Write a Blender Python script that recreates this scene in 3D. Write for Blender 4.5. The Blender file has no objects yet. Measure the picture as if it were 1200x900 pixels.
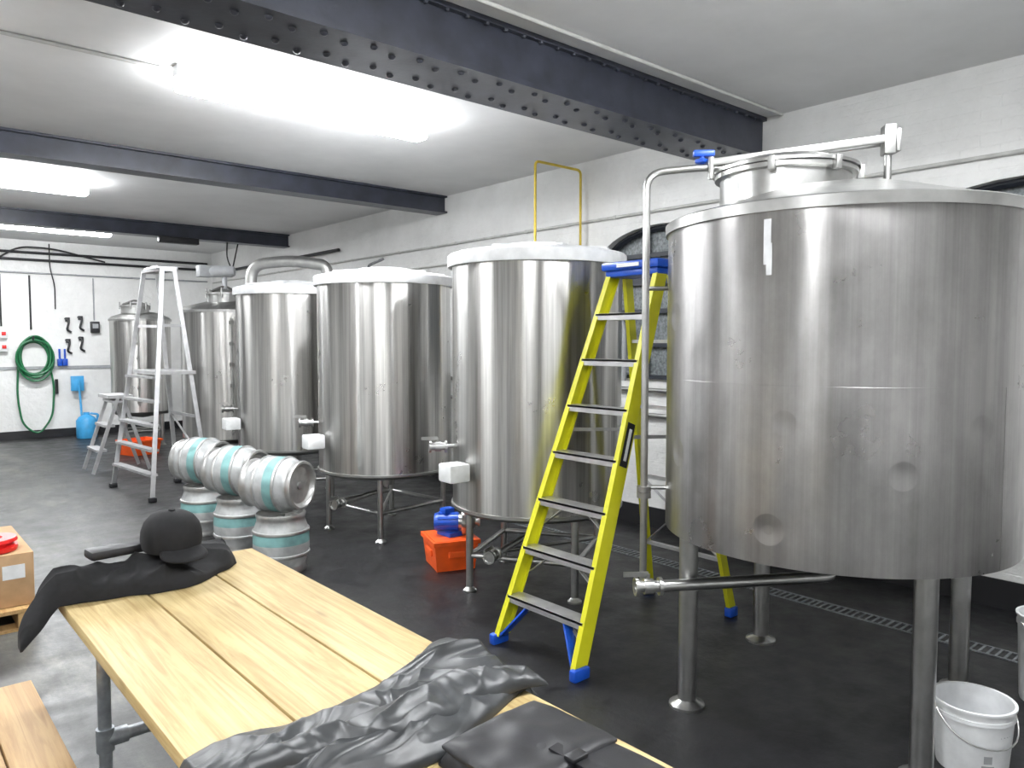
import bpy, bmesh, math, random
from mathutils import Vector, Matrix, noise
random.seed(4)
S = bpy.context.scene
H = 3.35; XR = 5.3; XL = -2.6; YB = 15.0; YF = -2.6

# ------------------------------------------------------------------ materials
def nodes(name):
    m = bpy.data.materials.new(name); m.use_nodes = True
    nt = m.node_tree; b = nt.nodes['Principled BSDF']
    return m, nt, b
def ramp(nt, fac, stops):
    r = nt.nodes.new('ShaderNodeValToRGB')
    el = r.color_ramp.elements
    el[0].position, el[0].color = stops[0][0], (*stops[0][1], 1)
    el[1].position, el[1].color = stops[-1][0], (*stops[-1][1], 1)
    for p, c in stops[1:-1]:
        e = el.new(p); e.color = (*c, 1)
    nt.links.new(fac, r.inputs[0]); return r
def coords(nt, scale=(1, 1, 1), kind='Object'):
    tc = nt.nodes.new('ShaderNodeTexCoord'); mp = nt.nodes.new('ShaderNodeMapping')
    mp.inputs['Scale'].default_value = scale
    nt.links.new(tc.outputs[kind], mp.inputs['Vector']); return mp.outputs[0]
def ntex(nt, vec, scale, detail=4, rough=.5, dist=0):
    n = nt.nodes.new('ShaderNodeTexNoise')
    n.inputs['Scale'].default_value = scale; n.inputs['Detail'].default_value = detail
    n.inputs['Roughness'].default_value = rough; n.inputs['Distortion'].default_value = dist
    nt.links.new(vec, n.inputs['Vector']); return n.outputs['Fac']
def bump(nt, b, h, strength, dist, prev=None):
    bn = nt.nodes.new('ShaderNodeBump'); bn.inputs['Strength'].default_value = strength
    bn.inputs['Distance'].default_value = dist
    nt.links.new(h, bn.inputs['Height'])
    if prev: nt.links.new(prev, bn.inputs['Normal'])
    nt.links.new(bn.outputs[0], b.inputs['Normal']); return bn.outputs[0]
def simple(name, col, rough=.5, metal=0, var=.12, scale=12, bs=0, bd=.002, coat=0):
    m, nt, b = nodes(name)
    v = coords(nt); n = ntex(nt, v, scale)
    lo = tuple(max(0, c*(1-var)) for c in col); hi = tuple(min(1, c*(1+var)) for c in col)
    r = ramp(nt, n, [(.3, lo), (.7, hi)])
    nt.links.new(r.outputs[0], b.inputs['Base Color'])
    b.inputs['Roughness'].default_value = rough; b.inputs['Metallic'].default_value = metal
    b.inputs['Coat Weight'].default_value = coat
    if bs: bump(nt, b, ntex(nt, v, scale*6), bs, bd)
    return m
def steel_shell(name, col, rough, aniso, wave, grain_refl=(.85, 1.08), cloud=.0, wscale=5, wdet=1, dent=0):
    m, nt, b = nodes(name)
    v = coords(nt, (1, 1, .015)); n = ntex(nt, v, 13, 7, .68)
    r = ramp(nt, n, [(.34, tuple(c*grain_refl[0] for c in col)), (.66, tuple(min(1, c*grain_refl[1]) for c in col))])  # vertical streaks: brushed grain, plus reflection bands painted into the base colour
    src = r.outputs[0]
    if cloud:
        v2 = coords(nt, (1, 1, .7)); nn = ntex(nt, v2, 1.8, 8, .68)
        r2 = ramp(nt, nn, [(.36, (.70, .70, .70)), (.62, (1, 1, 1))])
        mx = nt.nodes.new('ShaderNodeMix'); mx.data_type = 'RGBA'; mx.blend_type = 'MULTIPLY'; mx.inputs[0].default_value = 1
        nt.links.new(src, mx.inputs[6]); nt.links.new(r2.outputs[0], mx.inputs[7]); src = mx.outputs[2]
    nt.links.new(src, b.inputs['Base Color'])
    b.inputs['Metallic'].default_value = 1
    v2 = coords(nt); n2 = ntex(nt, v2, 3.5, 6, .6)
    rr = ramp(nt, n2, [(.3, (rough-cloud,)*3), (.7, (rough+cloud+.03,)*3)])
    nt.links.new(rr.outputs[0], b.inputs['Roughness'])
    b.inputs['Anisotropic'].default_value = aniso
    b.inputs['Anisotropic Rotation'].default_value = .25
    t = nt.nodes.new('ShaderNodeTangent'); t.direction_type = 'RADIAL'; t.axis = 'Z'
    nt.links.new(t.outputs[0], b.inputs['Tangent'])
    v3 = coords(nt, (1, 1, .03)); n3 = ntex(nt, v3, wscale, wdet, .4)
    p = bump(nt, b, n3, 1.0, wave)
    if dent:
        v4 = coords(nt); p = bump(nt, b, ntex(nt, v4, 3, 1), .5, dent, p)
        vo = nt.nodes.new('ShaderNodeTexVoronoi'); vo.inputs['Scale'].default_value = 2.6; nt.links.new(coords(nt), vo.inputs['Vector'])
        rd = ramp(nt, vo.outputs['Distance'], [(.05, (0, 0, 0)), (.16, (1, 1, 1))])
        bump(nt, b, rd.outputs[0], .8, .006, p)
    return m
M_steelA = steel_shell('brushed_steel', (.52, .512, .495), .27, .86, .030, (.52, 1.30))  # wide streak range paints bright and dark reflection bands onto the shells
M_steel1 = steel_shell('worn_steel', (.375, .365, .36), .31, .72, .016, (.80, 1.18), .05, 3, 1, .014)
M_steel = simple('steel_tube', (.48, .48, .47), .30, 1)
M_steeld = simple('dull_steel', (.38, .38, .37), .42, 1)
M_alu = simple('aluminium', (.58, .58, .59), .40, .85)
M_galv = simple('galvanised', (.33, .35, .37), .45, .8, .25, 25)
M_wplast = simple('white_plastic', (.76, .77, .78), .4)
M_wpaint = simple('white_enamel', (.72, .73, .73), .4)
M_tape = simple('grey_tape', (.55, .56, .57), .5)
M_black = simple('black_plastic', (.012, .012, .014), .45)
M_yellow = simple('yellow_fibreglass', (.60, .585, .012), .4, 0, .06)
M_ypipe = simple('yellow_pipe', (.65, .48, .05), .5)
M_blue = simple('blue_plastic', (.007, .07, .45), .35)
M_lblue = simple('light_blue_plastic', (.05, .32, .62), .4)
M_orange = simple('orange_plastic', (.80, .10, .012), .4)
M_red = simple('red_plastic', (.65, .012, .012), .35)
M_green = simple('green_hose', (.01, .14, .05), .4)
M_teal = simple('teal_paint', (.17, .335, .33), .5, 0, .3, 10)
M_caskw = simple('cask_grey', (.42, .43, .43), .45, .35, .25)
M_caskm = simple('cask_metal', (.46, .46, .45), .38, .85, .25)
M_card = simple('cardboard', (.40, .25, .13), .8)
M_beam = simple('beam_paint', (.034, .038, .054), .38, 0, .3, 6, .3)
M_frame = simple('window_frame_paint', (.025, .03, .04), .45)
M_cloth = simple('black_cloth', (.005, .005, .006), .9, 0, .3, 60, .4, .001)
M_leather = simple('black_leather', (.028, .030, .032), .40, 0, .45, 10, .45, .0012)
M_bag = simple('bag_fabric', (.008, .008, .010), .5, 0, .3, 40, .4, .0006)
M_grey = simple('grey_box', (.32, .33, .34), .5)
M_conduit = simple('conduit_paint', (.50, .50, .48), .5)

def wall_mat(name, swz, col=.79, bs=.35):
    m, nt, b = nodes(name)
    tc = nt.nodes.new('ShaderNodeTexCoord'); sp = nt.nodes.new('ShaderNodeSeparateXYZ'); cb = nt.nodes.new('ShaderNodeCombineXYZ')
    nt.links.new(tc.outputs['Object'], sp.inputs[0])
    nt.links.new(sp.outputs[swz], cb.inputs[0]); nt.links.new(sp.outputs[2], cb.inputs[1])
    br = nt.nodes.new('ShaderNodeTexBrick'); nt.links.new(cb.outputs[0], br.inputs['Vector'])
    br.inputs['Scale'].default_value = 1; br.inputs['Brick Width'].default_value = .225; br.inputs['Row Height'].default_value = .075
    br.inputs['Mortar Size'].default_value = .006; br.inputs['Mortar Smooth'].default_value = .8
    br.inputs['Color1'].default_value = (1, 1, 1, 1); br.inputs['Color2'].default_value = (.9, .9, .9, 1); br.inputs['Mortar'].default_value = (0, 0, 0, 1)
    n = ntex(nt, tc.outputs['Object'], 1.5, 7, .65)
    r = ramp(nt, n, [(.3, (col*.86, col*.86, col*.84)), (.6, (col, col, col*.985))])
    nt.links.new(r.outputs[0], b.inputs['Base Color']); b.inputs['Roughness'].default_value = .5
    p = bump(nt, b, br.outputs['Color'], bs, .003)
    bump(nt, b, ntex(nt, tc.outputs['Object'], 9, 5), .9, .022, p)
    return m
M_wallx = wall_mat('painted_brick_side', 1); M_wally = wall_mat('painted_plaster_end', 0, .79, .06)
def ceil_mat():
    m, nt, b = nodes('ceiling_paint'); v = coords(nt)
    r = ramp(nt, ntex(nt, v, 1.2, 6, .6), [(.3, (.66, .66, .66)), (.65, (.76, .76, .76))])
    nt.links.new(r.outputs[0], b.inputs['Base Color']); b.inputs['Roughness'].default_value = .6
    bump(nt, b, ntex(nt, v, 6, 5), .4, .01); return m
def floor_mat():
    m, nt, b = nodes('floor_concrete_paint'); v = coords(nt)
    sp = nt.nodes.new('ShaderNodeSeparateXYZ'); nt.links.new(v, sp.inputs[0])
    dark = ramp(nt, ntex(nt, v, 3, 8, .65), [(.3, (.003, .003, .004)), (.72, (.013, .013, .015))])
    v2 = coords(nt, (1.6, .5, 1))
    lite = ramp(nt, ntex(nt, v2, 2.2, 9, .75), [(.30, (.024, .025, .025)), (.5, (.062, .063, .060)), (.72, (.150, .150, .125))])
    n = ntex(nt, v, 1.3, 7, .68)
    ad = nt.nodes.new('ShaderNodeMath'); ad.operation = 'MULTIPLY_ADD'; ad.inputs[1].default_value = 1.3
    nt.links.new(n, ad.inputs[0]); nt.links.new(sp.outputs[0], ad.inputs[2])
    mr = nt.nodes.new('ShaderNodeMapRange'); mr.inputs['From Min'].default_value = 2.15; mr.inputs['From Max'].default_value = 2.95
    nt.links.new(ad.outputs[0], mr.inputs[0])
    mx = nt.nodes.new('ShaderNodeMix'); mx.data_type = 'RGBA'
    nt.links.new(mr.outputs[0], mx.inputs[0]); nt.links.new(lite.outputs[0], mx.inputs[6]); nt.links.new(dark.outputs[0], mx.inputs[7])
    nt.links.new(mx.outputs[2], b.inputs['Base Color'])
    rr = ramp(nt, ntex(nt, v, 5, 6, .6), [(.3, (.32,)*3), (.7, (.58,)*3)]); nt.links.new(rr.outputs[0], b.inputs['Roughness'])
    bump(nt, b, ntex(nt, v, 14, 6, .6), .4, .007); return m
def wood_mat(name, a, c, off):
    m, nt, b = nodes(name)
    v = coords(nt, (20, .9, 20)); mp = v.node; mp.inputs['Location'].default_value = off
    n = ntex(nt, v, 1.6, 8, .65, 1.6)
    r = ramp(nt, n, [(.30, a), (.46, tuple((x+y)/2 for x, y in zip(a, c))), (.60, c)])
    v2 = coords(nt, (7, 2.2, 1)); v2.node.inputs['Location'].default_value = off
    vo = nt.nodes.new('ShaderNodeTexVoronoi'); vo.inputs['Scale'].default_value = .8
    nt.links.new(v2, vo.inputs['Vector'])
    k = ramp(nt, vo.outputs['Distance'], [(.05, (.22, .13, .07)), (.13, (1, 1, 1))])
    mx = nt.nodes.new('ShaderNodeMix'); mx.data_type = 'RGBA'; mx.blend_type = 'MULTIPLY'; mx.inputs[0].default_value = .8
    nt.links.new(r.outputs[0], mx.inputs[6]); nt.links.new(k.outputs[0], mx.inputs[7])
    n5 = ntex(nt, coords(nt, (3, 1, 1)), 1.5, 4)
    st = ramp(nt, n5, [(.35, (.80, .78, .72)), (.65, (1, 1, 1))])
    m2 = nt.nodes.new('ShaderNodeMix'); m2.data_type = 'RGBA'; m2.blend_type = 'MULTIPLY'; m2.inputs[0].default_value = 1
    nt.links.new(mx.outputs[2], m2.inputs[6]); nt.links.new(st.outputs[0], m2.inputs[7])
    nt.links.new(m2.outputs[2], b.inputs['Base Color']); b.inputs['Roughness'].default_value = .55
    bump(nt, b, n, .2, .002); return m
M_wood = [wood_mat('pine_board_%d' % i, (.34, .225, .085), (.53, .42, .21), (i*3.1, i*1.7, 0)) for i in range(3)]
M_bench = wood_mat('bench_board', (.32, .175, .065), (.48, .315, .14), (9, 4, 0))
def emis(name, s):
    m, nt, b = nodes(name); b.inputs['Base Color'].default_value = (1, 1, 1, 1)
    b.inputs['Emission Color'].default_value = (.96, .98, 1, 1); b.inputs['Emission Strength'].default_value = s; return m
M_lamp = emis('lamp_diffuser', 66)
def glass_mat():
    m, nt, b = nodes('frosted_glass'); v = coords(nt)
    r = ramp(nt, ntex(nt, v, 40, 3), [(.35, (.10, .115, .12)), (.65, (.24, .26, .27))])
    nt.links.new(r.outputs[0], b.inputs['Base Color']); b.inputs['Roughness'].default_value = .3
    bump(nt, b, ntex(nt, v, 60, 3), .4, .003); return m
M_glass = glass_mat()

# ------------------------------------------------------------------ mesh helpers
def root(name, loc=(0, 0, 0)):
    e = bpy.data.objects.new(name, None); e.location = loc; e.empty_display_size = .1
    S.collection.objects.link(e); return e
def finish(bm, name, mats, parent=None, world=True, smooth=True, ang=40):
    me = bpy.data.meshes.new(name)
    if parent is not None and world:
        bmesh.ops.translate(bm, verts=bm.verts, vec=-Vector(parent.location))
    bmesh.ops.recalc_face_normals(bm, faces=bm.faces)
    if smooth:
        for f in bm.faces: f.smooth = True
        for e in bm.edges:
            if len(e.link_faces) == 2 and e.calc_face_angle(0) > math.radians(ang): e.smooth = False
    bm.to_mesh(me); bm.free()
    ob = bpy.data.objects.new(name, me); S.collection.objects.link(ob)
    for m in (mats if isinstance(mats, (list, tuple)) else [mats]): me.materials.append(m)
    if parent is not None: ob.parent = parent
    return ob
def bm_box(bm, c, s, rot=None, bev=0, mi=0):
    r = bmesh.ops.create_cube(bm, size=1)
    vs = r['verts']; mtx = Matrix.Translation(c) @ (rot.to_4x4() if rot else Matrix()) @ Matrix.Diagonal((*s, 1))
    bmesh.ops.transform(bm, matrix=mtx, verts=vs)
    fs = list({f for v in vs for f in v.link_faces})
    for f in fs: f.material_index = mi
    if bev:
        es = list({e for v in vs for e in v.link_edges})
        rr = bmesh.ops.bevel(bm, geom=es, offset=bev, segments=2, affect='EDGES', profile=.5)
        for f in rr['faces']: f.material_index = mi
def bm_bar(bm, p0, p1, w, t, side, bev=0, mi=0):
    p0 = Vector(p0); p1 = Vector(p1); d = (p1-p0); L = d.length; d.normalize()
    s = Vector(side); s = (s - d*s.dot(d)).normalized(); n = d.cross(s)
    rot = Matrix((s, n, d)).transposed()
    bm_box(bm, (p0+p1)/2, (w, t, L), rot, bev, mi)
def fillet(pts, rad, n=6):
    pts = [Vector(p) for p in pts]; out = [pts[0]]
    for i in range(1, len(pts)-1):
        a, b, c = pts[i-1], pts[i], pts[i+1]
        r = min(rad, (a-b).length*.45, (c-b).length*.45)
        p = b+(a-b).normalized()*r; q = b+(c-b).normalized()*r
        for k in range(n+1):
            t = k/n; out.append(p*(1-t)**2 + b*2*t*(1-t) + q*t*t)
    out.append(pts[-1]); return out
def bm_tube(bm, pts, r, segs=12, rad=0, mi=0, closed=False):
    pts = fillet(pts, rad) if rad else [Vector(p) for p in pts]
    n = len(pts); rings = []
    prev = None
    for i, p in enumerate(pts):
        if closed: d = pts[(i+1) % n]-pts[i-1]
        else: d = (pts[min(i+1, n-1)]-pts[max(i-1, 0)])
        d.normalize()
        if prev is None:
            u = Vector((0, 0, 1)) if abs(d.z) < .9 else Vector((1, 0, 0))
            u = (u-d*u.dot(d)).normalized()
        else:
            u = (prev-d*prev.dot(d)).normalized()
        prev = u; w = d.cross(u)
        rr = r(i/(n-1)) if callable(r) else r
        rings.append([bm.verts.new(p+(u*math.cos(2*math.pi*k/segs)+w*math.sin(2*math.pi*k/segs))*rr) for k in range(segs)])
    m = n if closed else n-1
    for i in range(m):
        A = rings[i]; B = rings[(i+1) % n]
        for k in range(segs):
            f = bm.faces.new((A[k], A[(k+1) % segs], B[(k+1) % segs], B[k])); f.material_index = mi
    if not closed:
        for rg in (rings[0], rings[-1]):
            f = bm.faces.new(rg); f.material_index = mi
def bm_lathe(bm, prof, segs=64, mtx=None, mis=None):
    mtx = mtx or Matrix(); rings = []
    for (r, z) in prof:
        if r < 1e-5: rings.append([bm.verts.new(mtx @ Vector((0, 0, z)))])
        else: rings.append([bm.verts.new(mtx @ Vector((r*math.cos(2*math.pi*k/segs), r*math.sin(2*math.pi*k/segs), z))) for k in range(segs)])
    for i in range(len(prof)-1):
        A, B = rings[i], rings[i+1]; mi = mis[i] if mis else 0
        for k in range(segs):
            k2 = (k+1) % segs
            if len(A) == 1 and len(B) == 1: break
            if len(A) == 1: f = bm.faces.new((A[0], B[k2], B[k]))
            elif len(B) == 1: f = bm.faces.new((A[k], A[k2], B[0]))
            else: f = bm.faces.new((A[k], A[k2], B[k2], B[k]))
            f.material_index = mi
def T(x, y, z): return Matrix.Translation((x, y, z))
def mkbox(name, c, s, mat, parent=None, bev=0):
    bm = bmesh.new(); bm_box(bm, c, s, None, bev); return finish(bm, name, mat, parent)
def mktube(name, pts, r, mat, parent=None, rad=0, segs=12):
    bm = bmesh.new(); bm_tube(bm, pts, r, segs, rad); return finish(bm, name, mat, parent)

# ------------------------------------------------------------------ room
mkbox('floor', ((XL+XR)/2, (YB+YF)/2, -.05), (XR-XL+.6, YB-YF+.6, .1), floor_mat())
mkbox('ceiling', ((XL+XR)/2, (YB+YF)/2, H+.05), (XR-XL+.6, YB-YF+.6, .1), ceil_mat())
mkbox('wall_back', ((XL+XR)/2, YB+.15, H/2), (XR-XL+.6, .3, H), M_wally)
mkbox('wall_front', ((XL+XR)/2, YF-.15, H/2), (XR-XL+.6, .3, H), M_wally)
mkbox('wall_left', (XL-.15, (YB+YF)/2, H/2), (.3, YB-YF, H), M_wallx)
# right wall with arched openings
def arch_pts(yc, w, z0, zs, rise, n=14):
    pts = [(yc-w/2, z0), (yc+w/2, z0)]
    for k in range(n+1):
        t = math.pi*k/n; pts.append((yc+w/2*math.cos(t), zs+rise*math.sin(t)))
    return pts
WIN = [(4.15, 1.35, 1.32, 2.40, .27), (1.45, 1.35, 1.32, 2.37, .27)]
wr = mkbox('wall_right', (XR+.15, (YB+YF)/2, H/2), (.3, YB-YF, H), M_wallx)
cut = []
for w in WIN:
    bm = bmesh.new(); P = arch_pts(*w)
    f = bm.faces.new([bm.verts.new((XR-.1, y, z)) for y, z in P])
    r = bmesh.ops.extrude_face_region(bm, geom=[f])
    bmesh.ops.translate(bm, verts=[v for v in r['geom'] if isinstance(v, bmesh.types.BMVert)], vec=(.28, 0, 0))
    c = finish(bm, 'cut', M_wallx, smooth=False); cut.append(c)
    md = wr.modifiers.new('b', 'BOOLEAN'); md.object = c; md.operation = 'DIFFERENCE'; md.solver = 'EXACT'
bpy.context.view_layer.update()
dg = bpy.context.evaluated_depsgraph_get()
nm = bpy.data.meshes.new_from_object(wr.evaluated_get(dg))
wr.modifiers.clear(); wr.data = nm
for c in cut: bpy.data.objects.remove(c)
for i, w in enumerate(WIN):
    yc, ww, z0, zs, rise = w
    R = root('window_%d' % (i+1), (XR+.13, yc, z0))
    bm = bmesh.new(); P = arch_pts(*w); bm.faces.new([bm.verts.new((XR+.15, y, z)) for y, z in P]); finish(bm, 'glass', M_glass, R)
    bm = bmesh.new()
    pts = [(XR+.11, y, z) for y, z in P]
    bm_tube(bm, pts, .04, 6, closed=True)
    for y in (yc-ww/6, yc+ww/6): bm_bar(bm, (XR+.11, y, z0), (XR+.11, y, zs+rise*.93), .035, .04, (1, 0, 0))
    for z in (1.62, 1.92, 2.2, 2.42): bm_bar(bm, (XR+.11, yc-ww/2, z), (XR+.11, yc+ww/2, z), .035, .04 if z != 2.2 else .09, (1, 0, 0))
    finish(bm, 'frame', M_frame, R, ang=30)
    mkbox('sill', (XR+.04, yc, z0+.015), (.16, ww, .03), M_frame, R)
mkbox('baseboard_right', (XR-.006, (YB+YF)/2, .09), (.012, YB-YF, .18), M_black)
mkbox('baseboard_back', ((XL+XR)/2, YB-.006, .07), (XR-XL, .012, .14), M_black)
# floor drain
R = root('floor_drain', (4.48, 2.5, 0)); bm = bmesh.new()
bm_box(bm, (4.45, 2.5, .003), (.012, 6, .006)); bm_box(bm, (4.57, 2.5, .003), (.012, 6, .006))
for k in range(150): bm_box(bm, (4.51, -.5+k*.04, .003), (.11, .012, .006))
finish(bm, 'grate', M_galv, R, smooth=False)

# beams
def girder(name, y0, y1, z0, ft, inset, rivets):
    R = root(name, ((XL+XR)/2, (y0+y1)/2, z0)); bm = bmesh.new()
    xc = (XL+XR)/2; L = XR-XL-.002; yc = (y0+y1)/2
    bm_box(bm, (xc, yc, z0+ft/2), (L, y1-y0, ft)); bm_box(bm, (xc, yc, H-ft/2-.001), (L, y1-y0, ft))
    bm_box(bm, (xc, yc, (z0+H)/2), (L, (y1-y0)-2*inset, H-z0-2*ft+.002))
    finish(bm, 'girder', M_beam, R, smooth=False)
    if rivets:
        bm = bmesh.new()
        n = int(L/.13)
        for k in range(n):
            x = XL+.1+k*.13
            for yy in (y0+.07, y1-.07) if k % 2 == 0 else (y0+.12, y1-.12):
                bm_lathe(bm, [(.019, 0), (.017, -.008), (.010, -.014), (0, -.016)], 8, T(x, yy, z0))
            bm_lathe(bm, [(.016, 0), (.010, -.012), (0, -.014)], 8, T(x, y0+inset*.5, H-ft))
        finish(bm, 'rivets', M_beam, R)
girder('steel_girder', 3.14, 3.56, 3.05, .028, .035, True)
girder('ceiling_beam', 7.25, 7.47, 3.15, .02, .05, False)
girder('ceiling_beam', 11.5, 11.72, 3.15, .02, .05, False)

# lights
def lamp(x0, x1, y, e):
    R = root('fluorescent_light', ((x0+x1)/2, y, H-.05)); xc = (x0+x1)/2
    mkbox('housing', (xc, y, H-.035), (x1-x0, .10, .07), M_wpaint, R, .005)
    mkbox('diffuser', (xc, y, H-.11), (x1-x0-.02, .15, .08), M_lamp, R, .025)
    L = bpy.data.lights.new('lamp', 'AREA'); L.shape = 'RECTANGLE'; L.size = x1-x0-.1; L.size_y = .12; L.energy = e; L.color = (.96, .98, 1)
    o = bpy.data.objects.new('lamp', L); S.collection.objects.link(o); o.parent = R; o.location = (0, 0, -.112)
for a in [(1.55, 3.4, 4.95, 36), (.1, 1.95, 9.15, 36), (1.1, 2.95, 12.5, 36), (1.7, 3.5, .6, 34), (-1.6, .2, 4.9, 25), (-1.5, .3, .6, 24)]: lamp(*a)

# conduits
def conduit(name, pts, r, mat, rad=.04, clips=0):
    R = root(name, pts[0]); mktube('pipe', pts, r, mat, R, rad)
    if clips:
        bm = bmesh.new()
        a, b = Vector(pts[0]), Vector(pts[-1])
        for k in range(clips):
            p = a.lerp(b, (k+.5)/clips); bm_box(bm, p, (.03, .03, .03))
        finish(bm, 'clips', mat, R)
conduit('ceiling_conduit', [(XL+.05, 5.02, H-.014), (1.5, 5.02, H-.014)], .012, M_conduit)
conduit('ceiling_conduit', [(XL+.05, 3.0, H-.014), (XR-.03, 3.0, H-.014)], .012, M_conduit)
conduit('wall_conduit', [(XR-.018, -2, 2.78), (XR-.018, 14.9, 2.78)], .014, M_conduit, clips=14)
conduit('wall_conduit', [(XR-.018, 5.2, 2.55), (XR-.018, 14.9, 2.55)], .012, M_conduit, clips=8)
conduit('wall_pipe', [(XR-.04, 2.7, 1.22), (XR-.04, 8, 1.22)], .022, M_steeld, clips=5)
conduit('wall_pipe', [(XR-.04, 2.7, 1.0), (XR-.04, 8, 1.0)], .022, M_steeld, clips=5)
conduit('flexible_hose', [(5.20, 4.7, 1.0), (5.20, 4.7, 1.8), (5.20, 4.58, 1.88), (5.20, 4.45, 1.8), (5.20, 4.45, 1.3)], .025, M_grey, .12)
conduit('yellow_gas_pipe', [(4.62, 5.0, .02), (4.62, 5.0, 3.25), (5.2, 5.0, 3.25), (5.2, 5.0, .02)], .012, M_ypipe, .05)
conduit('wall_conduit', [(-2, YB-.04, 3.14), (5.2, YB-.04, 3.14)], .022, M_black, clips=8)
conduit('wall_conduit', [(-2, YB-.04, 3.02), (5.2, YB-.04, 3.02)], .022, M_black, clips=8)
conduit('wall_conduit', [(-2, YB-.03, 2.80), (5.2, YB-.03, 2.80)], .014, M_grey, clips=8)
conduit('wall_conduit', [(XR-.05, 9.8, 2.95), (XR-.05, 14.6, 2.95)], .025, M_black, clips=6)
conduit('hanging_cable', [(4.3, 11.5, 3.14), (4.25, 11.4, 2.9), (4.35, 11.45, 2.72), (4.5, 11.6, 3.14)], .010, M_black, .1)
conduit('hanging_cable', [(2.55, 14.9, 3.3), (2.55, 14.9, 2.9), (2.62, 14.93, 2.6), (2.62, 14.95, 2.2)], .010, M_black, .1)
conduit('hanging_cable', [(1.8, 14.9, 3.0), (2.1, 14.85, 3.22), (2.6, 14.85, 3.22), (3.4, 14.9, 3.05)], .014, M_black, .2)
R = root('ceiling_heater', (3.6, 11.3, 3.1)); mkbox('case', (3.55, 11.36, 3.09), (.55, .12, .09), M_black, R, .01)

# ------------------------------------------------------------------ tanks
def legs(R, x, y, rl, ztop, tr, a0, brace=True, zb=.24):
    bm = bmesh.new(); P = []
    for k in range(4):
        a = a0+k*math.pi/2; px, py = x+rl*math.cos(a), y+rl*math.sin(a); P.append((px, py))
        bm_tube(bm, [(px, py, .02), (px, py, ztop)], tr, 16)
        bm_lathe(bm, [(0, .0), (tr*1.9, .0), (tr*1.9, .012), (tr*1.1, .03), (tr*.6, .05)], 20, T(px, py, 0))
    if brace:
        for k in range(4):
            a, b = P[k], P[(k+1) % 4]; bm_tube(bm, [(*a, zb), (*b, zb)], tr*.7, 10)
        bm_tube(bm, [(*P[0], zb), (*P[2], zb)], tr*.6, 10)
    finish(bm, 'legs', M_steel, R); return P
def valve(R, p, d, col=M_steel):
    p = Vector(p); d = Vector(d).normalized(); q = d.to_track_quat('Z', 'Y').to_matrix().to_4x4()
    m = T(*p) @ q; bm = bmesh.new()
    bm_lathe(bm, [(0, -.06), (.04, -.06), (.04, -.045), (.026, -.045), (.026, -.02), (.034, -.02), (.034, .02), (.026, .02), (.026, .045), (.04, .045), (.04, .06), (.03, .06), (.03, .05), (0, .05)], 20, m)
    s = Vector((0, 0, 1)); bm_tube(bm, [p, p+s*.055], .008, 8); bm_bar(bm, p+s*.055, p+s*.055+d*.11, .022, .006, (0, 0, 1))
    finish(bm, 'valve', col, R)
def fermenter(x, y, r, z0, z1, a0, hatch_a=0):
    R = root('fermentation_tank', (x, y, 0))
    bm = bmesh.new(); bm_lathe(bm, [(r, z0), (r, z1)], 160, T(x, y, 0)); finish(bm, 'shell', M_steelA, R)
    bm = bmesh.new(); bm_lathe(bm, [(r, z0), (r+.012, z0), (r+.012, z0+.018), (r, z0+.02)], 96, T(x, y, 0))
    bm_lathe(bm, [(r, z0), (r-.03, z0-.025), (r*.5, z0-.07), (.05, z0-.10), (.05, z0-.16), (0, z0-.16)], 96, T(x, y, 0))
    bm_lathe(bm, [(r, z1-.005), (0, z1-.004)], 96, T(x, y, 0))
    finish(bm, 'base', M_steeld, R)
    bm = bmesh.new()
    bm_lathe(bm, [(r+.004, z1-.05), (r+.026, z1-.05), (r+.03, z1-.04), (r+.03, z1+.022), (r+.02, z1+.032), (r-.03, z1+.034), (r-.05, z1+.05), (.24, z1+.088), (.22, z1+.105), (.0, z1+.11)], 96, T(x, y, 0))
    for k in range(8):
        a = hatch_a+k*math.pi/4; c, s = math.cos(a), math.sin(a)
        bm_bar(bm, (x+c*.2, y+s*.2, z1+.088), (x+c*(r-.05), y+s*(r-.05), z1+.052), .05, .02, (-s, c, 0), .006)
    a = hatch_a+.4; c, s = math.cos(a), math.sin(a)
    bm_box(bm, (x+c*(r-.12), y+s*(r-.12), z1+.065), (.2, .16, .03), Matrix.Rotation(a, 3, 'Z'), .012)
    finish(bm, 'lid', M_wplast, R)
    legs(R, x, y, r-.07, z0, .024, a0)
    zo = z0-.2
    e = (x-.62, y-.28, zo)
    mktube('outlet_pipe', [(x, y, z0-.14), (x, y, zo), e], .019, M_steel, R, .06); valve(R, e, (-.9, -.4, 0))
    ang = math.radians(175); bx, by = x+(r+.07)*math.cos(ang), y+(r+.07)*math.sin(ang)
    bm = bmesh.new(); bm_box(bm, (bx-.02, by, z0+.27), (.15, .15, .115), Matrix.Rotation(ang, 3, 'Z'), .012)
    finish(bm, 'control_box', M_wpaint, R)
    ang = math.radians(150); bx, by = x+r*math.cos(ang), y+r*math.sin(ang)
    p = (bx-.09, by+.05, z0+.40); mktube('sample_pipe', [(bx, by, z0+.40), p], .014, M_steel, R); valve(R, p, (-.87, .5, 0))
    return R
fermenter(3.5, 3.77, .572, .55, 2.19, math.radians(166), .3)
R3 = fermenter(3.5, 5.72, .572, .55, 2.17, math.radians(233-0), .9)
bm = bmesh.new(); bm_tube(bm, [(3.45, 5.9, 2.27), (3.45, 5.9, 2.32), (3.56, 5.82, 2.38)], .012, 8, .03); finish(bm, 'lid_lever', M_black, R3)
R4 = fermenter(3.5, 7.53, .572, .55, 2.17, math.radians(200), .1)
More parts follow.
